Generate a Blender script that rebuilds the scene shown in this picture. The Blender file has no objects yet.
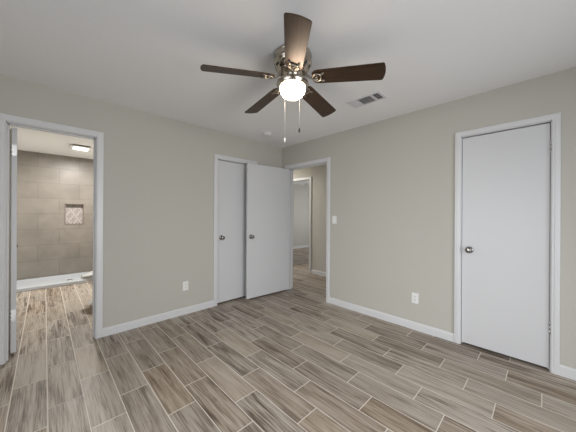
import bpy, bmesh, math, random
from mathutils import Vector, Matrix
random.seed(7)
PI = math.pi
sc = bpy.context.scene
COL = sc.collection

# ------------------------------------------------------------------ camera, light, exposure
cam_d = bpy.data.cameras.new('camera'); cam = bpy.data.objects.new('camera', cam_d); COL.objects.link(cam)
YAW, ROLL = 0.77456, 0.00538
F = Vector((math.sin(YAW), math.cos(YAW), 0)); R0 = Vector((math.cos(YAW), -math.sin(YAW), 0)); U0 = Vector((0, 0, 1))
Rv = R0*math.cos(ROLL) + U0*math.sin(ROLL); Uv = U0*math.cos(ROLL) - R0*math.sin(ROLL)
m = Matrix((Rv, Uv, -F)).transposed().to_4x4(); m.translation = Vector((-2.9585, -3.1833, 1.2726))
cam.matrix_world = m
cam_d.sensor_fit = 'HORIZONTAL'; cam_d.sensor_width = 36.0; cam_d.lens = 248.79/576*36.0
cam_d.shift_y = -1.1/576; cam_d.clip_start = 0.03; cam_d.clip_end = 60
sc.camera = cam

world = bpy.data.worlds.new('sky'); sc.world = world; world.use_nodes = True
bg = world.node_tree.nodes['Background']; bg.inputs['Color'].default_value = (0.72, 0.85, 1.0, 1); bg.inputs['Strength'].default_value = 1.0
sc.view_settings.view_transform = 'Standard'; sc.view_settings.look = 'None'
sc.view_settings.gamma = 1; sc.view_settings.use_curve_mapping = False
sc.view_settings.exposure = 0.0
try:
    sc.cycles.use_denoising = True; sc.cycles.max_bounces = 10; sc.cycles.diffuse_bounces = 6
    sc.cycles.caustics_reflective = False; sc.cycles.caustics_refractive = False; sc.cycles.sample_clamp_indirect = 6
except Exception: pass

def area(name, loc, direction, sx, sy, power, color):
    d = bpy.data.lights.new(name, 'AREA'); d.shape = 'RECTANGLE'; d.size = sx; d.size_y = sy; d.energy = power; d.color = color
    o = bpy.data.objects.new(name, d); COL.objects.link(o); o.location = loc
    o.rotation_euler = Vector(direction).to_track_quat('-Z', 'Y').to_euler(); return o
def lamp_down(name, loc, power, color, dia):
    o = area(name, loc, (0, 0, -1), dia, dia, power, color); o.data.shape = 'DISK'; return o
def point(name, loc, power, color, rad=0.06):
    d = bpy.data.lights.new(name, 'POINT'); d.energy = power; d.color = color; d.shadow_soft_size = rad
    o = bpy.data.objects.new(name, d); COL.objects.link(o); o.location = loc; return o
# area lamps for daylight, added outside unseen windows placed for the light
area('unseen_window_light_rear', (-1.9, -5.02, 1.10), (0, 1, -0.20), 2.0, 1.8, 46, (0.955, 0.975, 1.0)).data.spread = math.radians(122)
area('unseen_window_light_side', (-4.42, -2.4, 1.10), (1, 0, -0.40), 2.0, 1.8, 26, (0.955, 0.975, 1.0)).data.spread = math.radians(95)
area('unseen_window_light_far', (5.42, 1.6, 1.45), (-1, 0, -0.1), 1.4, 1.2, 50, (0.97, 0.98, 1.0))

# ------------------------------------------------------------------ materials
def mat(name, col, rough=0.6, metal=0.0, spec=0.5, coat=0.0, emit=None, estr=0.0):
    M = bpy.data.materials.new(name); M.use_nodes = True; b = M.node_tree.nodes['Principled BSDF']
    b.inputs['Base Color'].default_value = (*col, 1); b.inputs['Roughness'].default_value = rough; b.inputs['Metallic'].default_value = metal
    b.inputs['Specular IOR Level'].default_value = spec; b.inputs['Coat Weight'].default_value = coat
    if emit: b.inputs['Emission Color'].default_value = (*emit, 1); b.inputs['Emission Strength'].default_value = estr
    return M
def N(M, t, **kw):
    n = M.node_tree.nodes.new(t)
    for k, v in kw.items():
        if k in n.inputs.keys(): n.inputs[k].default_value = v
        else: setattr(n, k, v)
    return n
def L(M, a, b): M.node_tree.links.new(a, b)
def ramp(M, stops):
    n = M.node_tree.nodes.new('ShaderNodeValToRGB'); e = n.color_ramp.elements
    e[0].position, e[0].color = stops[0][0], (*stops[0][1], 1); e[1].position, e[1].color = stops[-1][0], (*stops[-1][1], 1)
    for p, c in stops[1:-1]:
        k = e.new(p); k.color = (*c, 1)
    return n
def bumpy(M, scale, strength, dist=0.002, detail=3):
    b = M.node_tree.nodes['Principled BSDF']; tc = N(M, 'ShaderNodeTexCoord')
    nz = N(M, 'ShaderNodeTexNoise', Scale=scale, Detail=detail); bp = N(M, 'ShaderNodeBump', Strength=strength, Distance=dist)
    L(M, tc.outputs['Object'], nz.inputs['Vector']); L(M, nz.outputs['Fac'], bp.inputs['Height']); L(M, bp.outputs['Normal'], b.inputs['Normal'])
    return M
WALL = bumpy(mat('greige_wall_paint', (0.515, 0.498, 0.446), 0.7, spec=0.3), 90, 0.12)
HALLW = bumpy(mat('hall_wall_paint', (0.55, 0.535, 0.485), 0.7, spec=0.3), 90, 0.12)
CEIL = bumpy(mat('white_textured_ceiling', (0.90, 0.90, 0.905), 0.9, spec=0.2), 55, 0.35, 0.003, 5)
TRIM = mat('white_trim_gloss', (0.68, 0.68, 0.685), 0.35)
DOOR = bumpy(mat('white_door_paint', (0.63, 0.632, 0.64), 0.42), 200, 0.05)
PLASTIC = mat('white_plastic', (0.82, 0.82, 0.80), 0.35)
DETECT = mat('detector_plastic', (0.8, 0.8, 0.79), 0.45)
DARK = mat('dark_slot', (0.015, 0.015, 0.015), 0.7)
NICKEL = mat('brushed_nickel', (0.52, 0.465, 0.39), 0.20, 1.0)
IRON = mat('antique_nickel_bracket', (0.34, 0.30, 0.25), 0.38, 1.0)
KNOB = mat('satin_nickel_knob', (0.27, 0.255, 0.24), 0.2, 1.0)
STEEL = mat('satin_hinge_steel', (0.62, 0.62, 0.61), 0.35, 1.0)
CERAMIC = mat('white_ceramic', (0.86, 0.86, 0.86), 0.08, coat=0.4)
ACRYL = mat('white_acrylic', (0.56, 0.59, 0.63), 0.25)
GRILLE = mat('vent_white_metal', (0.72, 0.72, 0.73), 0.45)
VENTDK = mat('vent_dark_duct', (0.03, 0.03, 0.03), 0.8)
GLOBE = mat('lit_frosted_globe', (0.95, 0.93, 0.9), 0.4, emit=(1.0, 0.84, 0.66), estr=28.0)
LENS = mat('lit_lens', (0.95, 0.95, 0.95), 0.4, emit=(1.0, 0.95, 0.89), estr=3.5)
HLENS = mat('hall_light_lens', (0.95, 0.95, 0.95), 0.4, emit=(1.0, 0.90, 0.78), estr=12.0)
OFFLENS = mat('unlit_glass_shade', (0.9, 0.9, 0.9), 0.25)
CHAIN = mat('pull_chain_metal', (0.42, 0.415, 0.40), 0.4, 0.5)
FOBW = mat('fob_white', (0.85, 0.84, 0.82), 0.3)
FOBG = mat('fob_grey', (0.05, 0.05, 0.05), 0.3, 0.6)
GROUT = bumpy(mat('pale_grout', (0.76, 0.70, 0.63), 0.9, spec=0.2), 300, 0.2)
SIDING = mat('window_vinyl', (0.85, 0.85, 0.85), 0.4)

def pane_mat():
    M = bpy.data.materials.new('window_glass'); M.use_nodes = True; nt = M.node_tree; nt.nodes.clear()
    o = N(M, 'ShaderNodeOutputMaterial'); mx = N(M, 'ShaderNodeMixShader'); mx.inputs[0].default_value = 0.07
    t = N(M, 'ShaderNodeBsdfTransparent'); g = N(M, 'ShaderNodeBsdfGlossy', Roughness=0.02)
    L(M, t.outputs[0], mx.inputs[1]); L(M, g.outputs[0], mx.inputs[2]); L(M, mx.outputs[0], o.inputs[0]); return M
PANE = pane_mat()

def tile_mat():
    M = mat('wood_look_porcelain_tile', (0.3, 0.25, 0.2), 0.48, spec=0.32); b = M.node_tree.nodes['Principled BSDF']
    uv = N(M, 'ShaderNodeUVMap'); uv.uv_map = 'UVMap'
    at = N(M, 'ShaderNodeAttribute'); at.attribute_name = 'tint'
    mp = N(M, 'ShaderNodeMapping'); mp.inputs['Scale'].default_value = (0.75, 13.0, 1)
    L(M, uv.outputs['UV'], mp.inputs['Vector'])
    warp = N(M, 'ShaderNodeTexNoise', Scale=1.6, Detail=2); L(M, mp.outputs[0], warp.inputs['Vector'])
    ad = N(M, 'ShaderNodeVectorMath', operation='MULTIPLY_ADD'); ad.inputs[1].default_value = (0.5, 1.6, 0)
    L(M, warp.outputs['Color'], ad.inputs[0]); L(M, mp.outputs[0], ad.inputs[2])
    g1 = N(M, 'ShaderNodeTexNoise', Scale=1.9, Detail=9, Roughness=0.70); L(M, ad.outputs[0], g1.inputs['Vector'])
    mp2 = N(M, 'ShaderNodeMapping'); mp2.inputs['Scale'].default_value = (2.2, 80.0, 1); L(M, uv.outputs['UV'], mp2.inputs['Vector'])
    g2 = N(M, 'ShaderNodeTexNoise', Scale=2.0, Detail=3); L(M, mp2.outputs[0], g2.inputs['Vector'])
    mix = N(M, 'ShaderNodeMath', operation='MULTIPLY_ADD'); mix.inputs[1].default_value = 0.55
    L(M, g2.outputs['Fac'], mix.inputs[0]); L(M, g1.outputs['Fac'], mix.inputs[2])
    am = N(M, 'ShaderNodeMath', operation='MULTIPLY_ADD'); am.inputs[1].default_value = 0.75; am.inputs[2].default_value = 0.72
    ctr = N(M, 'ShaderNodeMath', operation='SUBTRACT'); ctr.inputs[1].default_value = 0.775; L(M, mix.outputs[0], ctr.inputs[0])
    gm = N(M, 'ShaderNodeMath', operation='MULTIPLY'); L(M, ctr.outputs[0], gm.inputs[0]); L(M, am.outputs[0], gm.inputs[1])
    sh = N(M, 'ShaderNodeMath', operation='ADD'); L(M, gm.outputs[0], sh.inputs[0])
    ts = N(M, 'ShaderNodeMath', operation='MULTIPLY_ADD'); ts.inputs[1].default_value = 0.11; ts.inputs[2].default_value = 0.455
    sep = N(M, 'ShaderNodeSeparateColor'); L(M, at.outputs['Color'], sep.inputs[0]); L(M, sep.outputs[2], am.inputs[0])
    L(M, sep.outputs[0], ts.inputs[0]); L(M, ts.outputs[0], sh.inputs[1])
    cr = ramp(M, [(0.32, (0.110, 0.081, 0.059)), (0.41, (0.235, 0.187, 0.144)), (0.50, (0.370, 0.311, 0.252)), (0.66, (0.485, 0.432, 0.372))])
    L(M, sh.outputs[0], cr.inputs[0])
    hs = N(M, 'ShaderNodeHueSaturation'); L(M, cr.outputs[0], hs.inputs['Color'])
    sv = N(M, 'ShaderNodeMath', operation='MULTIPLY_ADD'); sv.inputs[1].default_value = 0.32; sv.inputs[2].default_value = 0.88
    L(M, sep.outputs[1], sv.inputs[0]); L(M, sv.outputs[0], hs.inputs['Saturation'])
    L(M, hs.outputs[0], b.inputs['Base Color'])
    bp = N(M, 'ShaderNodeBump', Strength=0.12, Distance=0.002); L(M, mix.outputs[0], bp.inputs['Height']); L(M, bp.outputs[0], b.inputs['Normal'])
    return M
TILE = tile_mat()

def blade_mat():
    M = mat('dark_walnut_blade', (0.03, 0.02, 0.015), 0.40, spec=0.55); b = M.node_tree.nodes['Principled BSDF']
    tc = N(M, 'ShaderNodeTexCoord'); mp = N(M, 'ShaderNodeMapping'); mp.inputs['Scale'].default_value = (1.5, 28, 4)
    L(M, tc.outputs['Object'], mp.inputs[0]); g = N(M, 'ShaderNodeTexNoise', Scale=3.0, Detail=5); L(M, mp.outputs[0], g.inputs['Vector'])
    cr = ramp(M, [(0.3, (0.020, 0.013, 0.009)), (0.7, (0.050, 0.033, 0.023))]); L(M, g.outputs['Fac'], cr.inputs[0]); L(M, cr.outputs[0], b.inputs['Base Color'])
    return M
BLADE = blade_mat(); BLADE.node_tree.nodes['Principled BSDF'].inputs['Specular Tint'].default_value = (1.0, 0.60, 0.37, 1)

def shower_mat():
    M = mat('taupe_wall_tile', (0.3, 0.26, 0.22), 0.4); b = M.node_tree.nodes['Principled BSDF']
    tc = N(M, 'ShaderNodeTexCoord'); sp = N(M, 'ShaderNodeSeparateXYZ'); L(M, tc.outputs['Object'], sp.inputs[0])
    cb = N(M, 'ShaderNodeCombineXYZ'); L(M, sp.outputs[0], cb.inputs[0]); L(M, sp.outputs[2], cb.inputs[1])
    off = N(M, 'ShaderNodeVectorMath', operation='ADD'); off.inputs[1].default_value = (3.05+6.1, -0.07+3.0, 0)
    L(M, cb.outputs[0], off.inputs[0])
    br = N(M, 'ShaderNodeTexBrick'); br.offset = 0.5; br.offset_frequency = 2
    br.inputs['Scale'].default_value = 1; br.inputs['Brick Width'].default_value = 0.61; br.inputs['Row Height'].default_value = 0.30
    br.inputs['Mortar Size'].default_value = 0.0045; br.inputs['Mortar Smooth'].default_value = 0.1
    br.inputs['Color1'].default_value = (0.242, 0.216, 0.186, 1); br.inputs['Color2'].default_value = (0.222, 0.198, 0.170, 1); br.inputs['Mortar'].default_value = (0.18, 0.157, 0.132, 1)
    L(M, off.outputs[0], br.inputs['Vector'])
    nz = N(M, 'ShaderNodeTexNoise', Scale=3.5, Detail=6); L(M, off.outputs[0], nz.inputs['Vector'])
    mx = N(M, 'ShaderNodeMix'); mx.data_type = 'RGBA'; mx.blend_type = 'OVERLAY'; mx.inputs[0].default_value = 0.35
    L(M, br.outputs['Color'], mx.inputs[6]); L(M, nz.outputs['Fac'], mx.inputs[7]); L(M, mx.outputs[2], b.inputs['Base Color'])
    return M
SHOWER = shower_mat()
NTRIM = mat('niche_edge_trim', (0.20, 0.16, 0.13), 0.5)
MOSA = mat('mosaic_cream', (0.44, 0.405, 0.38), 0.35)
MOSB = mat('mosaic_taupe', (0.35, 0.31, 0.285), 0.35)
MGROUT = mat('mosaic_grout', (0.24, 0.20, 0.18), 0.8)

# ------------------------------------------------------------------ helpers
def box(bm, x0, y0, z0, x1, y1, z1, bev=0.0, mi=0):
    vs = [bm.verts.new((x, y, z)) for x in (min(x0, x1), max(x0, x1)) for y in (min(y0, y1), max(y0, y1)) for z in (min(z0, z1), max(z0, z1))]
    fs = [bm.faces.new([vs[i] for i in q]) for q in ((0, 1, 3, 2), (4, 6, 7, 5), (0, 4, 5, 1), (2, 3, 7, 6), (0, 2, 6, 4), (1, 5, 7, 3))]
    for f in fs: f.material_index = mi
    if bev > 0:
        es = list({e for f in fs for e in f.edges})
        bmesh.ops.bevel(bm, geom=es, offset=bev, segments=2, affect='EDGES', profile=0.5, clamp_overlap=True)
def lathe(bm, prof, n=32, M4=None, mi=0):
    """prof: (radius, z) pairs from one end to the other, about +Z, moved by M4"""
    M4 = M4 or Matrix(); rings = []
    for r, z in prof:
        if r < 1e-6: rings.append([bm.verts.new(M4 @ Vector((0, 0, z)))])
        else: rings.append([bm.verts.new(M4 @ Vector((r*math.cos(2*PI*k/n), r*math.sin(2*PI*k/n), z))) for k in range(n)])
    for a, b in zip(rings, rings[1:]):
        for k in range(n):
            k2 = (k+1) % n
            q = [a[0], b[k], b[k2]] if len(a) == 1 else ([a[k], b[0], a[k2]] if len(b) == 1 else [a[k], b[k], b[k2], a[k2]])
            if len(a) == 1 and len(b) == 1: continue
            f = bm.faces.new(q); f.material_index = mi; f.smooth = True
    for rg, rev in ((rings[0], False), (rings[-1], True)):
        if len(rg) > 1:
            f = bm.faces.new(rg[::-1] if rev else rg); f.material_index = mi
def tube(bm, pts, r, n=10, mi=0):
    pts = [Vector(p) for p in pts]; rings = []
    for i, p in enumerate(pts):
        t = (pts[min(i+1, len(pts)-1)] - pts[max(i-1, 0)]).normalized()
        a = t.orthogonal().normalized() if abs(t.z) > 0.95 else t.cross(Vector((0, 0, 1))).normalized(); b = t.cross(a)
        rr = r[i] if isinstance(r, (list, tuple)) else r
        rings.append([bm.verts.new(p + (a*math.cos(2*PI*k/n) + b*math.sin(2*PI*k/n))*rr) for k in range(n)])
    for A, B in zip(rings, rings[1:]):
        for k in range(n):
            f = bm.faces.new([A[k], A[(k+1) % n], B[(k+1) % n], B[k]]); f.smooth = True; f.material_index = mi
    bm.faces.new(rings[0][::-1]); bm.faces.new(rings[-1])
def prism(bm, pts, z0, z1, mi=0, M4=None):
    M4 = M4 or Matrix()
    a = [bm.verts.new(M4 @ Vector((x, y, z0))) for x, y in pts]; b = [bm.verts.new(M4 @ Vector((x, y, z1))) for x, y in pts]; n = len(pts)
    bm.faces.new(a[::-1]).material_index = mi; bm.faces.new(b).material_index = mi
    for k in range(n): bm.faces.new([a[k], a[(k+1) % n], b[(k+1) % n], b[k]]).material_index = mi
def obj(name, bm, mats, parent=None, loc=(0, 0, 0), rotz=0.0):
    bmesh.ops.recalc_face_normals(bm, faces=bm.faces[:])
    me = bpy.data.meshes.new(name); bm.to_mesh(me); bm.free()
    for mm in (mats if isinstance(mats, (list, tuple)) else [mats]): me.materials.append(mm)
    o = bpy.data.objects.new(name, me); COL.objects.link(o); o.location = loc; o.rotation_euler = (0, 0, rotz)
    if parent: o.parent = parent
    return o
def tag(o, label, cat, kind=None, group=None):
    o['label'] = label; o['category'] = cat
    if kind: o['kind'] = kind
    if group: o['group'] = group
    return o
def thing(name, label, cat, loc=(0, 0, 0), rotz=0.0, kind=None, group=None):
    o = bpy.data.objects.new(name, None); COL.objects.link(o); o.empty_display_size = 0.1
    o.location = loc; o.rotation_euler = (0, 0, rotz); return tag(o, label, cat, kind, group)
BM = bmesh.new
def struct(name, boxes, mats, label, cat, bev=0.0):
    bm = BM()
    for b in boxes: box(bm, *b, bev=bev)
    return tag(obj(name, bm, mats), label, cat, 'structure')

H = 2.44
# ------------------------------------------------------------------ floor: individual plank tiles over a grout bed
def build_floor():
    bm = BM(); uvl = bm.loops.layers.uv.new('UVMap'); cl = bm.loops.layers.color.new('tint')
    box(bm, -4.3, -4.9, -0.10, 5.3, 3.65, -0.0012, mi=1)
    P, LEN, G = 0.1812, 0.6025, 0.0031
    xr = -0.040                                     # right-hand edge of row 0
    offs = {0: -2.787, 1: -2.387, 2: -2.583, 3: -2.782, 4: -2.364, 5: -2.563, 6: -2.148, 7: -2.351, 8: -1.940, 9: -2.145,
            10: -1.735, 11: -1.940, 12: -1.533, 13: -1.120, 14: -1.320, 15: -0.935, 16: -1.118, 17: -0.70, 18: -0.92}
    rnd = random.Random(21)
    for i in range(-28, 24):
        x1 = xr - i*P; x0 = x1 - P
        off = offs.get(i, -2.787 + (i*0.2008 if i < 0 else -i*0.2008))
        k0 = math.floor((-4.85 - off)/LEN)
        for k in range(k0, k0 + 16):
            y0 = off + k*LEN; y1 = y0 + LEN
            if y0 > 3.6 or y1 < -4.8: continue
            a, b, c, d = max(x0+G, -4.25), max(y0+G, -4.85), min(x1-G, 5.28), min(y1-G, 3.63)
            if c-a < 0.01 or d-b < 0.01: continue
            vs = [bm.verts.new(v) for v in ((a, b, 0), (c, b, 0), (c, d, 0), (a, d, 0))]
            f = bm.faces.new(vs); f.material_index = 0
            ou, ov = rnd.uniform(0, 40), rnd.uniform(0, 40); t = (rnd.random(), rnd.random(), rnd.random(), 1); fl = rnd.choice((1, -1))
            for lp in f.loops:
                p = lp.vert.co; lp[uvl].uv = (ou + fl*(p.y - y0), ov + (p.x - x0)); lp[cl] = t
    o = obj('floor', bm, [TILE, GROUT]); return o
tag(build_floor(), 'wood look plank tile floor with pale grout lines', 'floor', 'structure')
struct('ceiling', [(-4.3, -4.9, H, 5.35, 3.75, H+0.1)], CEIL, 'flat white textured ceiling carrying the fan', 'ceiling')

# ------------------------------------------------------------------ walls
T = 0.115
BX0, BX1, BH = -3.205, -2.573, 2.065      # bathroom opening
CX0, CX1 = -1.238, -0.597                 # closet opening
EY0, EY1 = -0.987, -0.145                 # entry opening
RY0, RY1 = -3.246, -2.608                 # right closet opening
def wall_x(y0, y1, xs, ops, z1=H):         # wall running along x, openings (x0,x1,ztop)
    out = []; x = xs[0]
    for a, b, zt in ops:
        out += [(x, y0, 0, a, y1, z1), (a, y0, zt, b, y1, z1)]; x = b
    return out + [(x, y0, 0, xs[1], y1, z1)]
def wall_y(x0, x1, ys, ops, z1=H):
    out = []; y = ys[0]
    for a, b, zt in ops:
        out += [(x0, y, 0, x1, a, z1), (x0, a, zt, x1, b, z1)]; y = b
    return out + [(x0, y, 0, x1, ys[1], z1)]
struct('wall_left', wall_x(0, T, (-4.3, 0.0), [(BX0, BX1, BH), (CX0, CX1, BH)]), WALL, 'greige wall on the left with bathroom doorway and closet', 'wall')
struct('wall_right', wall_y(0, T, (-4.8, 2.3), [(RY0, RY1, BH), (EY0, EY1, BH)]), WALL, 'greige wall on the right with hall doorway and closed door', 'wall')
WZ0, WZ1 = 0.15, 2.05  # low sill, set so the unseen windows light the lower walls
wr = (-2.9, -0.9); ws = (-3.4, -1.4); wf = (0.9, 2.3)
struct('wall_rear', [(-4.3, -4.9, 0, wr[0], -4.8, H), (wr[1], -4.9, 0, 1.3, -4.8, H), (wr[0], -4.9, 0, wr[1], -4.8, WZ0), (wr[0], -4.9, WZ1, wr[1], -4.8, H)], WALL, 'greige wall behind the camera with an unseen window', 'wall')
struct('wall_side', [(-4.3, -4.8, 0, -4.2, ws[0], H), (-4.3, ws[1], 0, -4.2, 0, H), (-4.3, ws[0], 0, -4.2, ws[1], WZ0), (-4.3, ws[0], WZ1, -4.2, ws[1], H)], WALL, 'greige wall beside the camera with an unseen window', 'wall')
struct('wall_hall', wall_y(1.2, 1.3, (-4.8, 3.4), [(0.375, 1.185, BH)]), HALLW, 'pale hallway wall seen through the entry doorway', 'wall')
struct('wall_hall_end', [(T, -2.4, 0, 1.2, -2.3, H), (-1.75, 2.3, 0, 1.2, 2.4, H)], HALLW, 'end walls of the hallway', 'wall')
struct('wall_far', [(1.3, 3.3, 0, 5.3, 3.4, H), (1.3, -0.8, 0, 5.3, -0.7, H)], HALLW, 'far wall of the room across the hallway', 'wall')
struct('wall_far_side', [(5.2, -0.7, 0, 5.3, wf[0], H), (5.2, wf[1], 0, 5.3, 3.3, H), (5.2, wf[0], 0, 5.3, wf[1], WZ0), (5.2, wf[0], WZ1, 5.3, wf[1], H)], HALLW, 'unseen side wall of the room across the hallway with the added window', 'wall')
struct('wall_bathroom_side', [(-3.72, T, 0, -3.62, 3.65, H), (-1.83, T, 0, -1.75, 3.65, H)], WALL, 'painted side walls of the bathroom', 'wall')
NX0, NX1, NZ0, NZ1 = -2.655, -2.380, 1.065, 1.465
struct('wall_shower', [(-3.62, 3.55, 0, NX0, 3.75, H), (NX1, 3.55, 0, -1.83, 3.75, H), (NX0, 3.55, 0, NX1, 3.75, NZ0), (NX0, 3.55, NZ1, NX1, 3.75, H), (NX0, 3.64, NZ0, NX1, 3.75, NZ1)], SHOWER,
       'taupe tiled shower wall at the back of the bathroom', 'wall')

# ------------------------------------------------------------------ door casings and jambs (trim)
CW, CT = 0.057, 0.018
def casing(name, axis, a, b, top, label, depth=T, face=0.0, sgn=-1, cw=CW, both=True, stop=None):
    """a,b: clear opening along the wall; face: wall face position; wall body spans face..face-sgn*depth"""
    bm = BM()
    def bx(u0, v0, z0, u1, v1, z1, bev=0.0):
        if axis == 'x': box(bm, u0, v0, z0, u1, v1, z1, bev)
        else: box(bm, v0, u0, z0, v1, u1, z1, bev)
    j = 0.015; rev = 0.006; back = face - sgn*depth
    for (p, q) in ((a-j, a), (b, b+j)): bx(p, face+sgn*0.0005, 0, q, back-sgn*0.0005, top+j)
    bx(a-j, face+sgn*0.0005, top, b+j, back-sgn*0.0005, top+j)
    for f0, s in ((face, sgn), (back, -sgn)) if both else ((face, sgn),):
        for (p, q) in ((a-rev-cw, a-rev), (b+rev, b+rev+cw)):
            bx(p, f0, 0, q, f0+s*CT, top+rev+cw, 0.004)
            bx(p+0.010, f0+s*CT*0.6, 0.002, q-0.016, f0+s*(CT+0.003), top+rev+cw-0.012, 0.002)
        bx(a-rev-cw+0.001, f0, top+rev, b+rev+cw-0.001, f0+s*(CT-0.0006), top+rev+cw-0.0005, 0.004)
        bx(a-rev-cw+0.012, f0+s*CT*0.6, top+rev+0.016, b+rev+cw-0.012, f0+s*(CT+0.0024), top+rev+cw-0.010, 0.002)
    if stop:                                         # door stop strip round the jamb
        s0, s1 = stop
        bx(a, s0, 0, a+0.011, s1, top); bx(b-0.011, s0, 0, b, s1, top); bx(a, s0, top-0.011, b, s1, top)
    return tag(obj(name, bm, TRIM), label, 'door frame', 'structure')
casing('trim_1', 'x', BX0+0.015, BX1-0.015, 2.05, 'white door frame of the bathroom doorway', stop=(0.045, 0.078))
casing('trim_2', 'x', CX0+0.015, CX1-0.015, 2.05, 'white door frame round the left closet door', both=False, stop=(0.05, 0.085))
casing('trim_3', 'y', EY0+0.015, EY1-0.015, 2.05, 'white door frame of the hall doorway', stop=(0.05, 0.085))
casing('trim_4', 'y', RY0+0.015, RY1-0.015, 2.05, 'white door frame round the closed right closet door', both=False, cw=0.049, stop=(0.05, 0.085))
casing('trim_5', 'y', 0.39, 1.17, 2.05, 'white door frame of the room across the hallway', depth=0.1, face=1.2)

# ------------------------------------------------------------------ baseboards
def baseboard(name, segs, label):
    bm = BM(); h, t = 0.086, 0.013
    for ax, f, s, a, b in segs:
        prof = [(0, 0), (t, 0), (t, h-0.014), (t*0.55, h-0.003), (t*0.35, h), (0, h)]
        def P(u, d, z): return (u, f+s*d, z) if ax == 'x' else (f+s*d, u, z)
        A = [bm.verts.new(P(a, d, z)) for d, z in prof]; B = [bm.verts.new(P(b, d, z)) for d, z in prof]; n = len(prof)
        bm.faces.new(A); bm.faces.new(B[::-1])
        for k in range(n): bm.faces.new([A[k], A[(k+1) % n], B[(k+1) % n], B[k]])
    return tag(obj(name, bm, TRIM), label, 'baseboard', 'structure')
e = CW + 0.006
baseboard('baseboard_left', [('x', 0, -1, BX1-0.015+e, CX0+0.015-e), ('x', 0, -1, -4.2, BX0+0.015-e), ('x', 0, -1, CX1-0.015+e, -0.013)], 'white baseboard along the left wall')
baseboard('baseboard_right', [('y', 0, -1, RY1-0.015+e-0.008, EY0+0.015-e), ('y', 0, -1, -4.8, RY0+0.015-e+0.008), ('y', 0, -1, EY1-0.015+e, 0)], 'white baseboard along the right wall')
baseboard('baseboard_hall', [('y', 1.2, -1, -2.3, 0.39-e), ('y', 1.2, -1, 1.17+e, 2.3), ('y', T, 1, -2.3, EY0+0.015-e), ('y', T, 1, EY1-0.015+e, 2.3)], 'white baseboard in the hallway')
baseboard('baseboard_far', [('x', 3.3, -1, 1.3, 5.2)], 'white baseboard in the room across the hallway')
baseboard('baseboard_rear', [('x', -4.8, 1, -4.187, -0.013), ('y', -4.2, 1, -4.8, 0)], 'white baseboard behind the camera')

# ------------------------------------------------------------------ unseen windows behind the camera and in the far room, put in for light
def window(name, axis, f, a, b, label, inward):
    t = thing(name, label, 'window', kind='structure')
    def bxs(bm, u0, v0, z0, u1, v1, z1, bev=0.002):
        if axis == 'x': box(bm, u0, v0, z0, u1, v1, z1, bev)
        else: box(bm, v0, u0, z0, v1, u1, z1, bev)
    lo, hi = (f-0.10, f) if inward > 0 else (f, f+0.10)
    mid = (lo+hi)/2; bm = BM(); w = 0.05
    bxs(bm, a, lo+0.01, WZ0, a+w, hi-0.01, WZ1); bxs(bm, b-w, lo+0.01, WZ0, b, hi-0.01, WZ1)
    bxs(bm, a, lo+0.01, WZ0, b, hi-0.01, WZ0+w); bxs(bm, a, lo+0.01, WZ1-w, b, hi-0.01, WZ1)
    zc = (WZ0+WZ1)/2; bxs(bm, a, lo+0.03, zc-0.02, b, hi-0.03, zc+0.02)
    obj('window_frame', bm, SIDING, t)
    bm = BM(); s0, s1 = (f, f+0.06) if inward > 0 else (f-0.06, f)
    bxs(bm, a-0.04, s0, WZ0-0.02, b+0.04, s1, WZ0+0.005); obj('window_sill', bm, SIDING, t)
    bm = BM(); bxs(bm, a+w, mid-0.002, WZ0+w, b-w, mid+0.002, WZ1-w, 0); obj('pane', bm, PANE, t)
window('window_1', 'x', -4.8, wr[0], wr[1], 'unseen white double hung window behind the camera', 1)
window('window_2', 'y', -4.2, ws[0], ws[1], 'unseen white double hung window beside the camera', 1)
window('window_3', 'y', 5.2, wf[0], wf[1], 'unseen window added to light the room across the hallway', -1)

# ------------------------------------------------------------------ doors
def knob_bm(side):        # lathe about local y, projecting to side (+1/-1)
    bm = BM(); M4 = Matrix.Rotation(-side*PI/2, 4, 'X')
    lathe(bm, [(0.0, 0), (0.032, 0), (0.0325, 0.003), (0.030, 0.007), (0.022, 0.010), (0.0125, 0.013), (0.0115, 0.028), (0.014, 0.033), (0.022, 0.037), (0.0265, 0.044),
               (0.0275, 0.051), (0.026, 0.058), (0.021, 0.063), (0.012, 0.0655), (0, 0.066)], 28, M4)
    return bm
def door(name, label, loc, rotz, w, hinge_side, z_h, knob_z=0.945, backset=0.06, top=2.04, rose=(1, -1), nh=(0.36, 1.84)):
    """leaf from local x=0 (hinge) to x=w, thickness about local y=0"""
    t = thing(name, label, 'door', loc, rotz, kind='structure')
    bm = BM(); box(bm, 0, -0.0175, 0.024, w, 0.0175, top, 0.0015); obj('leaf', bm, DOOR, t)
    for s in rose:
        obj('door_knob', knob_bm(s), KNOB, t, (w-backset, s*0.0172, knob_z))['label'] = 'brushed nickel round knob'
    bm = BM(); box(bm, w-0.0005, -0.0125, knob_z-0.028, w+0.0012, 0.0125, knob_z+0.028)
    obj('latch_plate', bm, STEEL, t)
    bm = BM(); box(bm, w, -0.006, knob_z-0.009, w+0.010, 0.006, knob_z+0.009, 0.002); obj('latch', bm, STEEL, t)
    for z in z_h:
        bm = BM(); y = hinge_side*0.0215
        for k in range(3): lathe(bm, [(0, 0), (0.0062, 0), (0.0062, 0.0335), (0, 0.0335)], 14, Matrix.Translation((-0.004, y, z-0.051+k*0.0345)))
        lathe(bm, [(0, 0), (0.0045, 0.001), (0.0045, 0.005), (0, 0.008)], 12, Matrix.Translation((-0.004, y, z+0.052)))
        box(bm, -0.0015, -0.014, z-0.05, 0.0008, 0.017*hinge_side+0.001, z+0.05)
        obj('hinge', bm, STEEL, t)
    return t
HZ = (0.36, 1.84)
# open bathroom door seen edge-on just inside the bathroom
door('door_1', 'white bathroom door swung open into the bathroom, seen edge on', (-3.1535, 0.128, 0), math.radians(99.3), 0.605, 1, HZ, knob_z=0.93)
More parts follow.
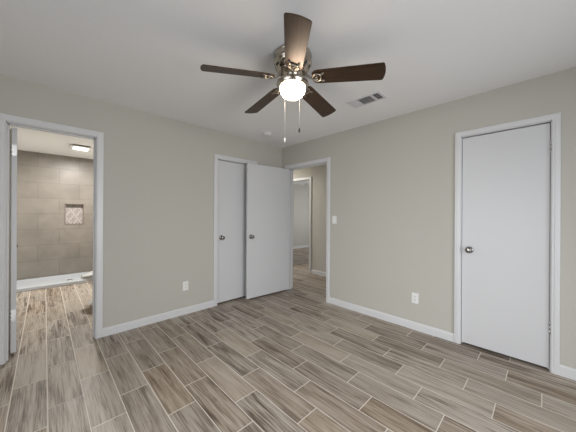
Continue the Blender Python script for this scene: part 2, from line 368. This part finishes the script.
# left closet door (hinges on the hidden right side)
door('door_2', 'closed white flush closet door beside the open entry door', (-0.615, 0.026, 0), PI, 0.605, 1, HZ, rose=(1,))
# open entry door standing in front of the closet
door('door_3', 'white flush entry door standing wide open before the closet', (-0.0073, -0.1853, 0), math.radians(175.35), 0.810, -1, HZ)
# right closet door
door('door_4', 'closed white flush door in the right wall', (0.026, -3.2265, 0), PI/2, 0.600, 1, HZ, knob_z=0.942, rose=(1,))

# ------------------------------------------------------------------ ceiling fan
fan = thing('ceiling_fan', 'brushed nickel ceiling fan with five dark wood blades and lit globe', 'ceiling fan', (-1.664, -1.901, H))
bm = BM()
lathe(bm, [(0.118, 0), (0.136, -0.001), (0.138, -0.010), (0.133, -0.014), (0.133, -0.050), (0.139, -0.054), (0.139, -0.064), (0.132, -0.070), (0.128, -0.085), (0.116, -0.108),
           (0.098, -0.124), (0.090, -0.132), (0.0, -0.133)], 48)
obj('motor_housing', bm, NICKEL, fan)
for k in range(10):                                # dark cooling slots round the lower bowl of the motor
    bm = BM(); a = 2*PI*(k+0.5)/10; M4 = Matrix.Rotation(a, 4, 'Z') @ Matrix.Translation((0.121, 0, -0.098)) @ Matrix.Rotation(math.radians(-62), 4, 'Y')
    prism(bm, [(-0.011, -0.016), (0.011, -0.020), (0.016, 0), (0.011, 0.020), (-0.011, 0.016), (-0.004, 0)], 0.000, 0.004, M4=M4)
    obj('cooling_slot', bm, DARK, fan)
bm = BM(); lathe(bm, [(0, -0.1020), (0.070, -0.1030), (0.104, -0.1200), (0.106, -0.1280), (0.085, -0.1360), (0.052, -0.1480), (0.050, -0.1750), (0.058, -0.1820), (0.0, -0.1830)], 40)
obj('switch_housing', bm, NICKEL, fan)
bm = BM(); lathe(bm, [(0, -0.1860), (0.055, -0.1870), (0.100, -0.1940), (0.116, -0.2040), (0.118, -0.2160), (0.113, -0.2210), (0.114, -0.2300), (0.108, -0.2340), (0.0, -0.2320)], 48)
obj('light_fitter', bm, NICKEL, fan)
bm = BM(); lathe(bm, [(0.0000, -0.2325), (0.0917, -0.2325), (0.0931, -0.2420), (0.0917, -0.2560), (0.0860, -0.2750), (0.0747, -0.2920), (0.0567, -0.3050), (0.0340, -0.3125), (0.0142, -0.3150), (0.0000, -0.3155)], 40)
obj('glass_globe', bm, GLOBE, fan)['label'] = 'lit frosted glass bowl'
def blade_pts():
    r0, r1, w0, w1 = 0.148, 0.628, 0.060, 0.0715; pts = [(r0, -w0*0.62), (r0+0.020, -w0*0.95)]
    pts += [(r0+0.05, -w0)] + [(r1-0.012, -w1), (r1-0.004, -w1*0.97), (r1, -w1*0.90)]
    for k in range(-4, 5): pts.append((r1 + 0.001 + 0.010*(1-(k/4)**2), w1*0.84*k/4))
    pts += [(r1, w1*0.90), (r1-0.004, w1*0.97), (r1-0.012, w1), (r0+0.05, w0), (r0+0.020, w0*0.95), (r0, w0*0.62)]
    return pts
PITCH = math.radians(-15); DROOP = math.radians(4.2)
for k in range(5):
    a = 0.19216 + k*2*PI/5
    Mr = Matrix.Rotation(DROOP, 4, 'Y') @ Matrix.Rotation(PITCH, 4, 'X')
    bm = BM(); prism(bm, blade_pts(), -0.003, 0.003, M4=Mr); bmesh.ops.bevel(bm, geom=bm.edges[:], offset=0.001, segments=1, affect='EDGES')
    bl = obj('blade', bm, BLADE, fan, (0, 0, -0.170), a)
    bm = BM()                                      # nickel blade iron: arm, ring medallion, mounting tabs and screws under the blade root
    tube(bm, [(0.080, 0, 0.036), (0.100, 0, 0.014), (0.125, 0, -0.008), (0.150, 0, -0.019)], [0.010, 0.009, 0.008, 0.007], 10)
    c = Vector((0.180, 0, -0.008)); Mm = Mr.to_3x3()
    ring = [Mm @ (c + Vector((0.030*math.cos(t), 0.034*math.sin(t), 0))) for t in [2*PI*i/24 for i in range(25)]]; tube(bm, ring, 0.0055, 8)
    for s in (-1, 1):
        sp = [Mm @ (c + Vector((-0.022+0.03*u, s*(0.006+0.018*math.sin(u*PI)), 0))) for u in [i/8 for i in range(9)]]; tube(bm, sp, 0.0042, 8)
        tube(bm, [Mm @ (c + Vector((0.020, s*0.022, 0))), Mm @ (c + Vector((0.048, s*0.034, 0.001)))], [0.006, 0.008], 8)
        lathe(bm, [(0, -0.004), (0.006, -0.003), (0.007, 0.004)], 12, Mr @ Matrix.Translation(c + Vector((0.048, s*0.034, 0.001))))
    lathe(bm, [(0, -0.006), (0.008, -0.004), (0.009, 0.004)], 14, Mr @ Matrix.Translation(c))
    obj('blade_bracket', bm, IRON, bl)
def chain(x, y, ztop, zbot, fobm, flen, fr):
    bm = BM(); z = ztop; tube(bm, [(x, y, ztop), (x, y, zbot)], 0.0012, 8)
    while z > zbot:
        bmesh.ops.create_icosphere(bm, subdivisions=1, radius=0.0021, matrix=Matrix.Translation((x, y, z))); z -= 0.0058
    o = obj('pull_chain', bm, CHAIN, fan)
    bm = BM(); lathe(bm, [(0, 0), (0.003, -0.001), (0.0042, -0.006), (fr*0.8, -0.012), (fr, -flen*0.55), (fr*0.9, -flen*0.85), (fr*0.4, -flen), (0, -flen-0.001)], 16, Matrix.Translation((x, y, zbot)))
    obj('fob', bm, fobm, o)
def cam_side(d, fwd): return (d*R0.x + fwd*F.x, d*R0.y + fwd*F.y)
cx, cy = cam_side(-0.057, 0.103); chain(cx, cy, -0.205, -0.572, FOBW, 0.035, 0.007)
cx, cy = cam_side(0.056, 0.103); chain(cx, cy, -0.205, -0.490, FOBG, 0.040, 0.008)

# ------------------------------------------------------------------ ceiling register, smoke detector
vent = thing('air_vent', 'white three section ceiling air vent with dark louvers', 'air vent', (-0.640, -1.938, H))
bm = BM(); X0, X1, Y0, Y1, z = -0.090, 0.090, -0.173, 0.173, -0.007; fx, fy = 0.022, 0.024
secs = [(0.074, 0.149), (-0.067, 0.066), (-0.149, -0.090)]
box(bm, X0, Y0, z, X0+fx, Y1, 0); box(bm, X1-fx, Y0, z, X1, Y1, 0)
for p, q in ((Y0, Y0+fy), (Y1-fy, Y1), (-0.090, -0.067), (0.066, 0.074)): box(bm, X0+fx, p, z, X1-fx, q, 0)
obj('vent_frame', bm, GRILLE, vent)
bm = BM(); box(bm, X0+fx, Y0+fy, -0.0015, X1-fx, Y1-fy, -0.0005); obj('duct_opening', bm, VENTDK, vent)
def louvers(sec, along_x, tilt, n):
    bm = BM(); a, b = secs[sec]
    for k in range(n):
        if along_x:                                # blades run along x, stacked along y
            yy = a + (b-a)*(k+0.5)/n; M4 = Matrix.Translation((0, yy, -0.005)) @ Matrix.Rotation(tilt, 4, 'X'); ln = 0.068
            prism(bm, [(-ln, -0.005), (ln, -0.005), (ln, 0.005), (-ln, 0.005)], -0.0004, 0.0004, M4=M4)
        else:
            xx = -0.068 + 0.136*(k+0.5)/n; M4 = Matrix.Translation((xx, (a+b)/2, -0.005)) @ Matrix.Rotation(tilt, 4, 'Y'); ln = (b-a)/2
            prism(bm, [(-0.005, -ln), (0.005, -ln), (0.005, ln), (-0.005, ln)], -0.0004, 0.0004, M4=M4)
    obj('louver_bank', bm, GRILLE, vent)
louvers(0, True, math.radians(-45), 8); louvers(1, False, math.radians(-50), 11); louvers(2, True, math.radians(40), 6)

sd = thing('smoke_detector', 'small round white smoke detector on ceiling by the corner', 'smoke detector', (-0.69, -0.435, H))
bm = BM(); lathe(bm, [(0, 0), (0.062, 0), (0.062, -0.010), (0.056, -0.013), (0, -0.013)], 32); obj('base', bm, DETECT, sd)
bm = BM(); lathe(bm, [(0, -0.012), (0.055, -0.013), (0.053, -0.030), (0.046, -0.036), (0.020, -0.038), (0, -0.038)], 32); obj('cover', bm, DETECT, sd)

# ------------------------------------------------------------------ outlets and switch
def outlet(label, loc, rotz):
    t = thing('wall_outlet', label, 'outlet', loc, rotz, group='duplex wall outlets')      # local -y faces the room
    bm = BM(); box(bm, -0.036, -0.006, -0.058, 0.036, 0, 0.058, 0.0025); obj('cover_plate', bm, PLASTIC, t)
    for s in (-1, 1):
        bm = BM(); M4 = Matrix.Translation((0, -0.0055, s*0.0195)) @ Matrix.Rotation(PI/2, 4, 'X')
        prism(bm, [(0.017*math.cos(q), max(-0.0125, min(0.0125, 0.017*math.sin(q)))) for q in [2*PI*i/24 for i in range(24)]], 0, 0.002, M4=M4)
        so = obj('socket', bm, PLASTIC, t)
        bm = BM()
        for dx, hh in ((-0.006, 0.0045), (0.006, 0.0035)): box(bm, dx-0.0011, -0.0079, s*0.0195+0.003-hh, dx+0.0011, -0.0070, s*0.0195+0.003+hh)
        lathe(bm, [(0, 0), (0.0025, 0), (0.0025, 0.0006)], 12, Matrix.Translation((0, -0.0072, s*0.0195-0.0065)) @ Matrix.Rotation(PI/2, 4, 'X'))
        obj('slot', bm, DARK, so)
    bm = BM(); lathe(bm, [(0, 0), (0.003, 0), (0.002, 0.0012), (0, 0.0013)], 12, Matrix.Translation((0, -0.006, 0)) @ Matrix.Rotation(PI/2, 4, 'X')); obj('screw', bm, STEEL, t)
outlet('white duplex outlet low on the left wall beside the closet', (-1.668, 0, 0.360), 0)
outlet('white duplex outlet low on the right wall near the closed door', (0, -2.195, 0.353), PI/2*-1)
sw = thing('light_switch', 'white toggle light switch beside the hall doorway', 'light switch', (0, -1.109, 1.205), -PI/2)
bm = BM(); box(bm, -0.036, -0.006, -0.058, 0.036, 0, 0.058, 0.0025); obj('cover_plate', bm, PLASTIC, sw)
bm = BM(); box(bm, -0.0065, -0.0072, -0.014, 0.0065, -0.005, 0.014); box(bm, -0.0045, -0.016, -0.001, 0.0045, -0.006, 0.010, 0.001); obj('toggle', bm, FOBW, sw)
for s in (-1, 1):
    bm = BM(); lathe(bm, [(0, 0), (0.003, 0), (0.002, 0.0012), (0, 0.0013)], 12, Matrix.Translation((0, -0.006, s*0.03)) @ Matrix.Rotation(PI/2, 4, 'X')); obj('screw', bm, STEEL, sw)

# ------------------------------------------------------------------ bathroom fittings
bl = thing('bathroom_ceiling_light', 'square white bathroom fan light with lit lens on the ceiling', 'ceiling light', (-2.51, 2.445, H))
bm = BM(); box(bm, -0.115, -0.125, -0.018, 0.115, 0.125, 0); obj('housing', bm, DARK, bl)['label'] = 'dark recess above the grille'
bm = BM(); box(bm, -0.150, -0.155, -0.034, 0.150, 0.155, -0.017, 0.006); obj('grille_cover', bm, PLASTIC, bl)
bm = BM(); box(bm, -0.100, -0.095, -0.046, 0.100, 0.095, -0.033, 0.010); obj('lens', bm, LENS, bl)['label'] = 'bright frosted lens'
lamp_down('bathroom_lamp_light', (-2.51, 2.445, H-0.05), 57, (1.0, 0.975, 0.94), 0.18)

niche = thing('shower_niche', 'square recessed shower niche lined with cream mosaic', 'niche', ((NX0+NX1)/2, 3.55, NZ0), kind='structure')
w2 = (NX1-NX0)/2; hN = NZ1-NZ0
bm = BM(); t_ = 0.016
for b in ((-w2-t_, -0.006, -t_, -w2, 0.004, hN+t_), (w2, -0.006, -t_, w2+t_, 0.004, hN+t_), (-w2, -0.006, -t_, w2, 0.004, 0), (-w2, -0.006, hN, w2, 0.004, hN+t_)): box(bm, *b, bev=0.002)
obj('edge_trim', bm, NTRIM, niche)
bm = BM(); box(bm, -w2, 0.082, 0, w2, 0.0895, hN, mi=2)
cw_, ch_ = 2*w2/5, hN/9
for r in range(-1, 10):
    for c_ in range(-1, 6):
        px = -w2 + (c_+0.5+(0.5 if r % 2 else 0))*cw_; pz = (r+0.5)*ch_
        pts = [(px-cw_*0.47, pz), (px-cw_*0.22, pz-ch_*0.78), (px+cw_*0.22, pz-ch_*0.78), (px+cw_*0.47, pz), (px+cw_*0.10, pz+ch_*0.62), (px-cw_*0.10, pz+ch_*0.62)]
        pts = [(max(-w2+0.001, min(w2-0.001, x)), max(0.001, min(hN-0.001, q))) for x, q in pts]
        if max(p[0] for p in pts)-min(p[0] for p in pts) < 0.008 or max(p[1] for p in pts)-min(p[1] for p in pts) < 0.008: continue
        uniq = []
        for p in pts:
            if not uniq or (abs(p[0]-uniq[-1][0])+abs(p[1]-uniq[-1][1])) > 1e-5: uniq.append(p)
        if abs(uniq[0][0]-uniq[-1][0])+abs(uniq[0][1]-uniq[-1][1]) < 1e-5: uniq.pop()
        if len(uniq) < 3: continue
        prism(bm, uniq, -0.081, -0.079, mi=(r*2+c_) % 3 == 0 and 1 or 0, M4=Matrix.Rotation(PI/2, 4, 'X'))
obj('mosaic_back', bm, [MOSA, MOSB, MGROUT], niche)

pan = thing('shower_pan', 'white low shower pan along the tiled wall', 'shower pan', (-2.725, 2.70, 0))
bm = BM(); hw = 0.893
box(bm, -hw, 0, 0, hw, 0.075, 0.062, 0.012); box(bm, -hw, 0.06, 0, hw, 0.848, 0.030)
box(bm, -hw, 0.05, 0, -hw+0.05, 0.848, 0.060, 0.008); box(bm, hw-0.05, 0.05, 0, hw, 0.848, 0.060, 0.008); box(bm, -hw, 0.82, 0, hw, 0.848, 0.045, 0.006)
obj('tray', bm, ACRYL, pan)
bm = BM(); lathe(bm, [(0, 0.030), (0.055, 0.030), (0.055, 0.033), (0.045, 0.034), (0, 0.034)], 24, Matrix.Translation((0.11, 0.33, 0))); dr = obj('drain', bm, STEEL, pan)
bm = BM()
for k in range(5): box(bm, 0.11-0.034, 0.33-0.032+k*0.014, 0.0335, 0.11+0.034, 0.33-0.025+k*0.014, 0.0346)
obj('drain_slots', bm, DARK, dr)

toi = thing('toilet', 'white toilet peeking past the bathroom door frame', 'toilet', (-1.850, 1.22, 0), PI)      # local +x points to the bowl tip
def ellipse(cx, rx, ry, n=28, sq=1.0):
    out = []
    for k in range(n):
        a = 2*PI*k/n; out.append((cx + rx*math.copysign(abs(math.cos(a))**sq, math.cos(a)), ry*math.copysign(abs(math.sin(a))**sq, math.sin(a))))
    return out
def loft(bm, secs):
    rings = [[bm.verts.new((x, y, z)) for x, y in p] for p, z in secs]
    for A, B in zip(rings, rings[1:]):
        for k in range(len(A)):
            f = bm.faces.new([A[k], A[(k+1) % len(A)], B[(k+1) % len(A)], B[k]]); f.smooth = True
    bm.faces.new(rings[0][::-1]); bm.faces.new(rings[-1])
bm = BM(); loft(bm, [(ellipse(0.37, 0.310, 0.125, sq=0.8), 0), (ellipse(0.37, 0.306, 0.122, sq=0.8), 0.02), (ellipse(0.36, 0.265, 0.100), 0.08), (ellipse(0.34, 0.215, 0.092), 0.14), (ellipse(0.35, 0.220, 0.100), 0.20),
                    (ellipse(0.38, 0.250, 0.130), 0.27), (ellipse(0.40, 0.265, 0.160), 0.33), (ellipse(0.42, 0.285, 0.180), 0.365), (ellipse(0.43, 0.290, 0.183), 0.380)])
obj('bowl', bm, CERAMIC, toi)
bm = BM(); loft(bm, [(ellipse(0.465, 0.282, 0.184), 0.382), (ellipse(0.465, 0.287, 0.188), 0.390), (ellipse(0.465, 0.285, 0.186), 0.400)]); obj('seat', bm, CERAMIC, toi)
bm = BM(); loft(bm, [(ellipse(0.463, 0.284, 0.186), 0.404), (ellipse(0.463, 0.287, 0.188), 0.413), (ellipse(0.463, 0.270, 0.172), 0.424), (ellipse(0.463, 0.20, 0.12), 0.428)])
for v in bm.verts: v.co.z += 0.016*min(1.0, max(0.0, (0.75-v.co.x)/0.16)) + 0.07*min(1.0, max(0.0, (0.75-v.co.x)/0.6))
obj('lid', bm, CERAMIC, toi)
bm = BM(); box(bm, 0.005, -0.215, 0.383, 0.195, 0.215, 0.72, 0.025); box(bm, 0.03, -0.11, 0.20, 0.20, 0.11, 0.383, 0.02); obj('tank', bm, CERAMIC, toi)
bm = BM(); box(bm, 0.002, -0.225, 0.72, 0.205, 0.225, 0.755, 0.010); obj('tank_lid', bm, CERAMIC, toi)
bm = BM(); tube(bm, [(0.195, 0.15, 0.665), (0.212, 0.15, 0.665), (0.216, 0.13, 0.663), (0.218, 0.08, 0.660)], 0.006, 10); obj('flush_handle', bm, STEEL, toi)

# ------------------------------------------------------------------ lights of the hall and of the room across it
hl = thing('hall_ceiling_light', 'round dome ceiling light in the hallway', 'ceiling light', (0.50, 1.25, H))
bm = BM(); lathe(bm, [(0, 0), (0.135, 0), (0.14, -0.012), (0.13, -0.022), (0, -0.022)], 36); obj('base', bm, NICKEL, hl)
bm = BM(); lathe(bm, [(0, -0.021), (0.125, -0.022), (0.118, -0.05), (0.085, -0.078), (0.04, -0.09), (0, -0.092)], 36); obj('lens', bm, HLENS, hl)
lamp_down('hall_lamp_light', (0.50, 1.25, H-0.10), 18, (1.0, 0.96, 0.91), 0.22)
fl = thing('dome_ceiling_light', 'white dome ceiling light in the room across the hallway', 'ceiling light', (4.10, 2.95, H))
bm = BM(); lathe(bm, [(0, 0), (0.15, 0), (0.155, -0.012), (0.145, -0.022), (0, -0.022)], 36); obj('base', bm, PLASTIC, fl)
bm = BM(); lathe(bm, [(0, -0.021), (0.14, -0.022), (0.132, -0.05), (0.095, -0.078), (0.045, -0.09), (0, -0.092)], 36); obj('shade', bm, OFFLENS, fl)
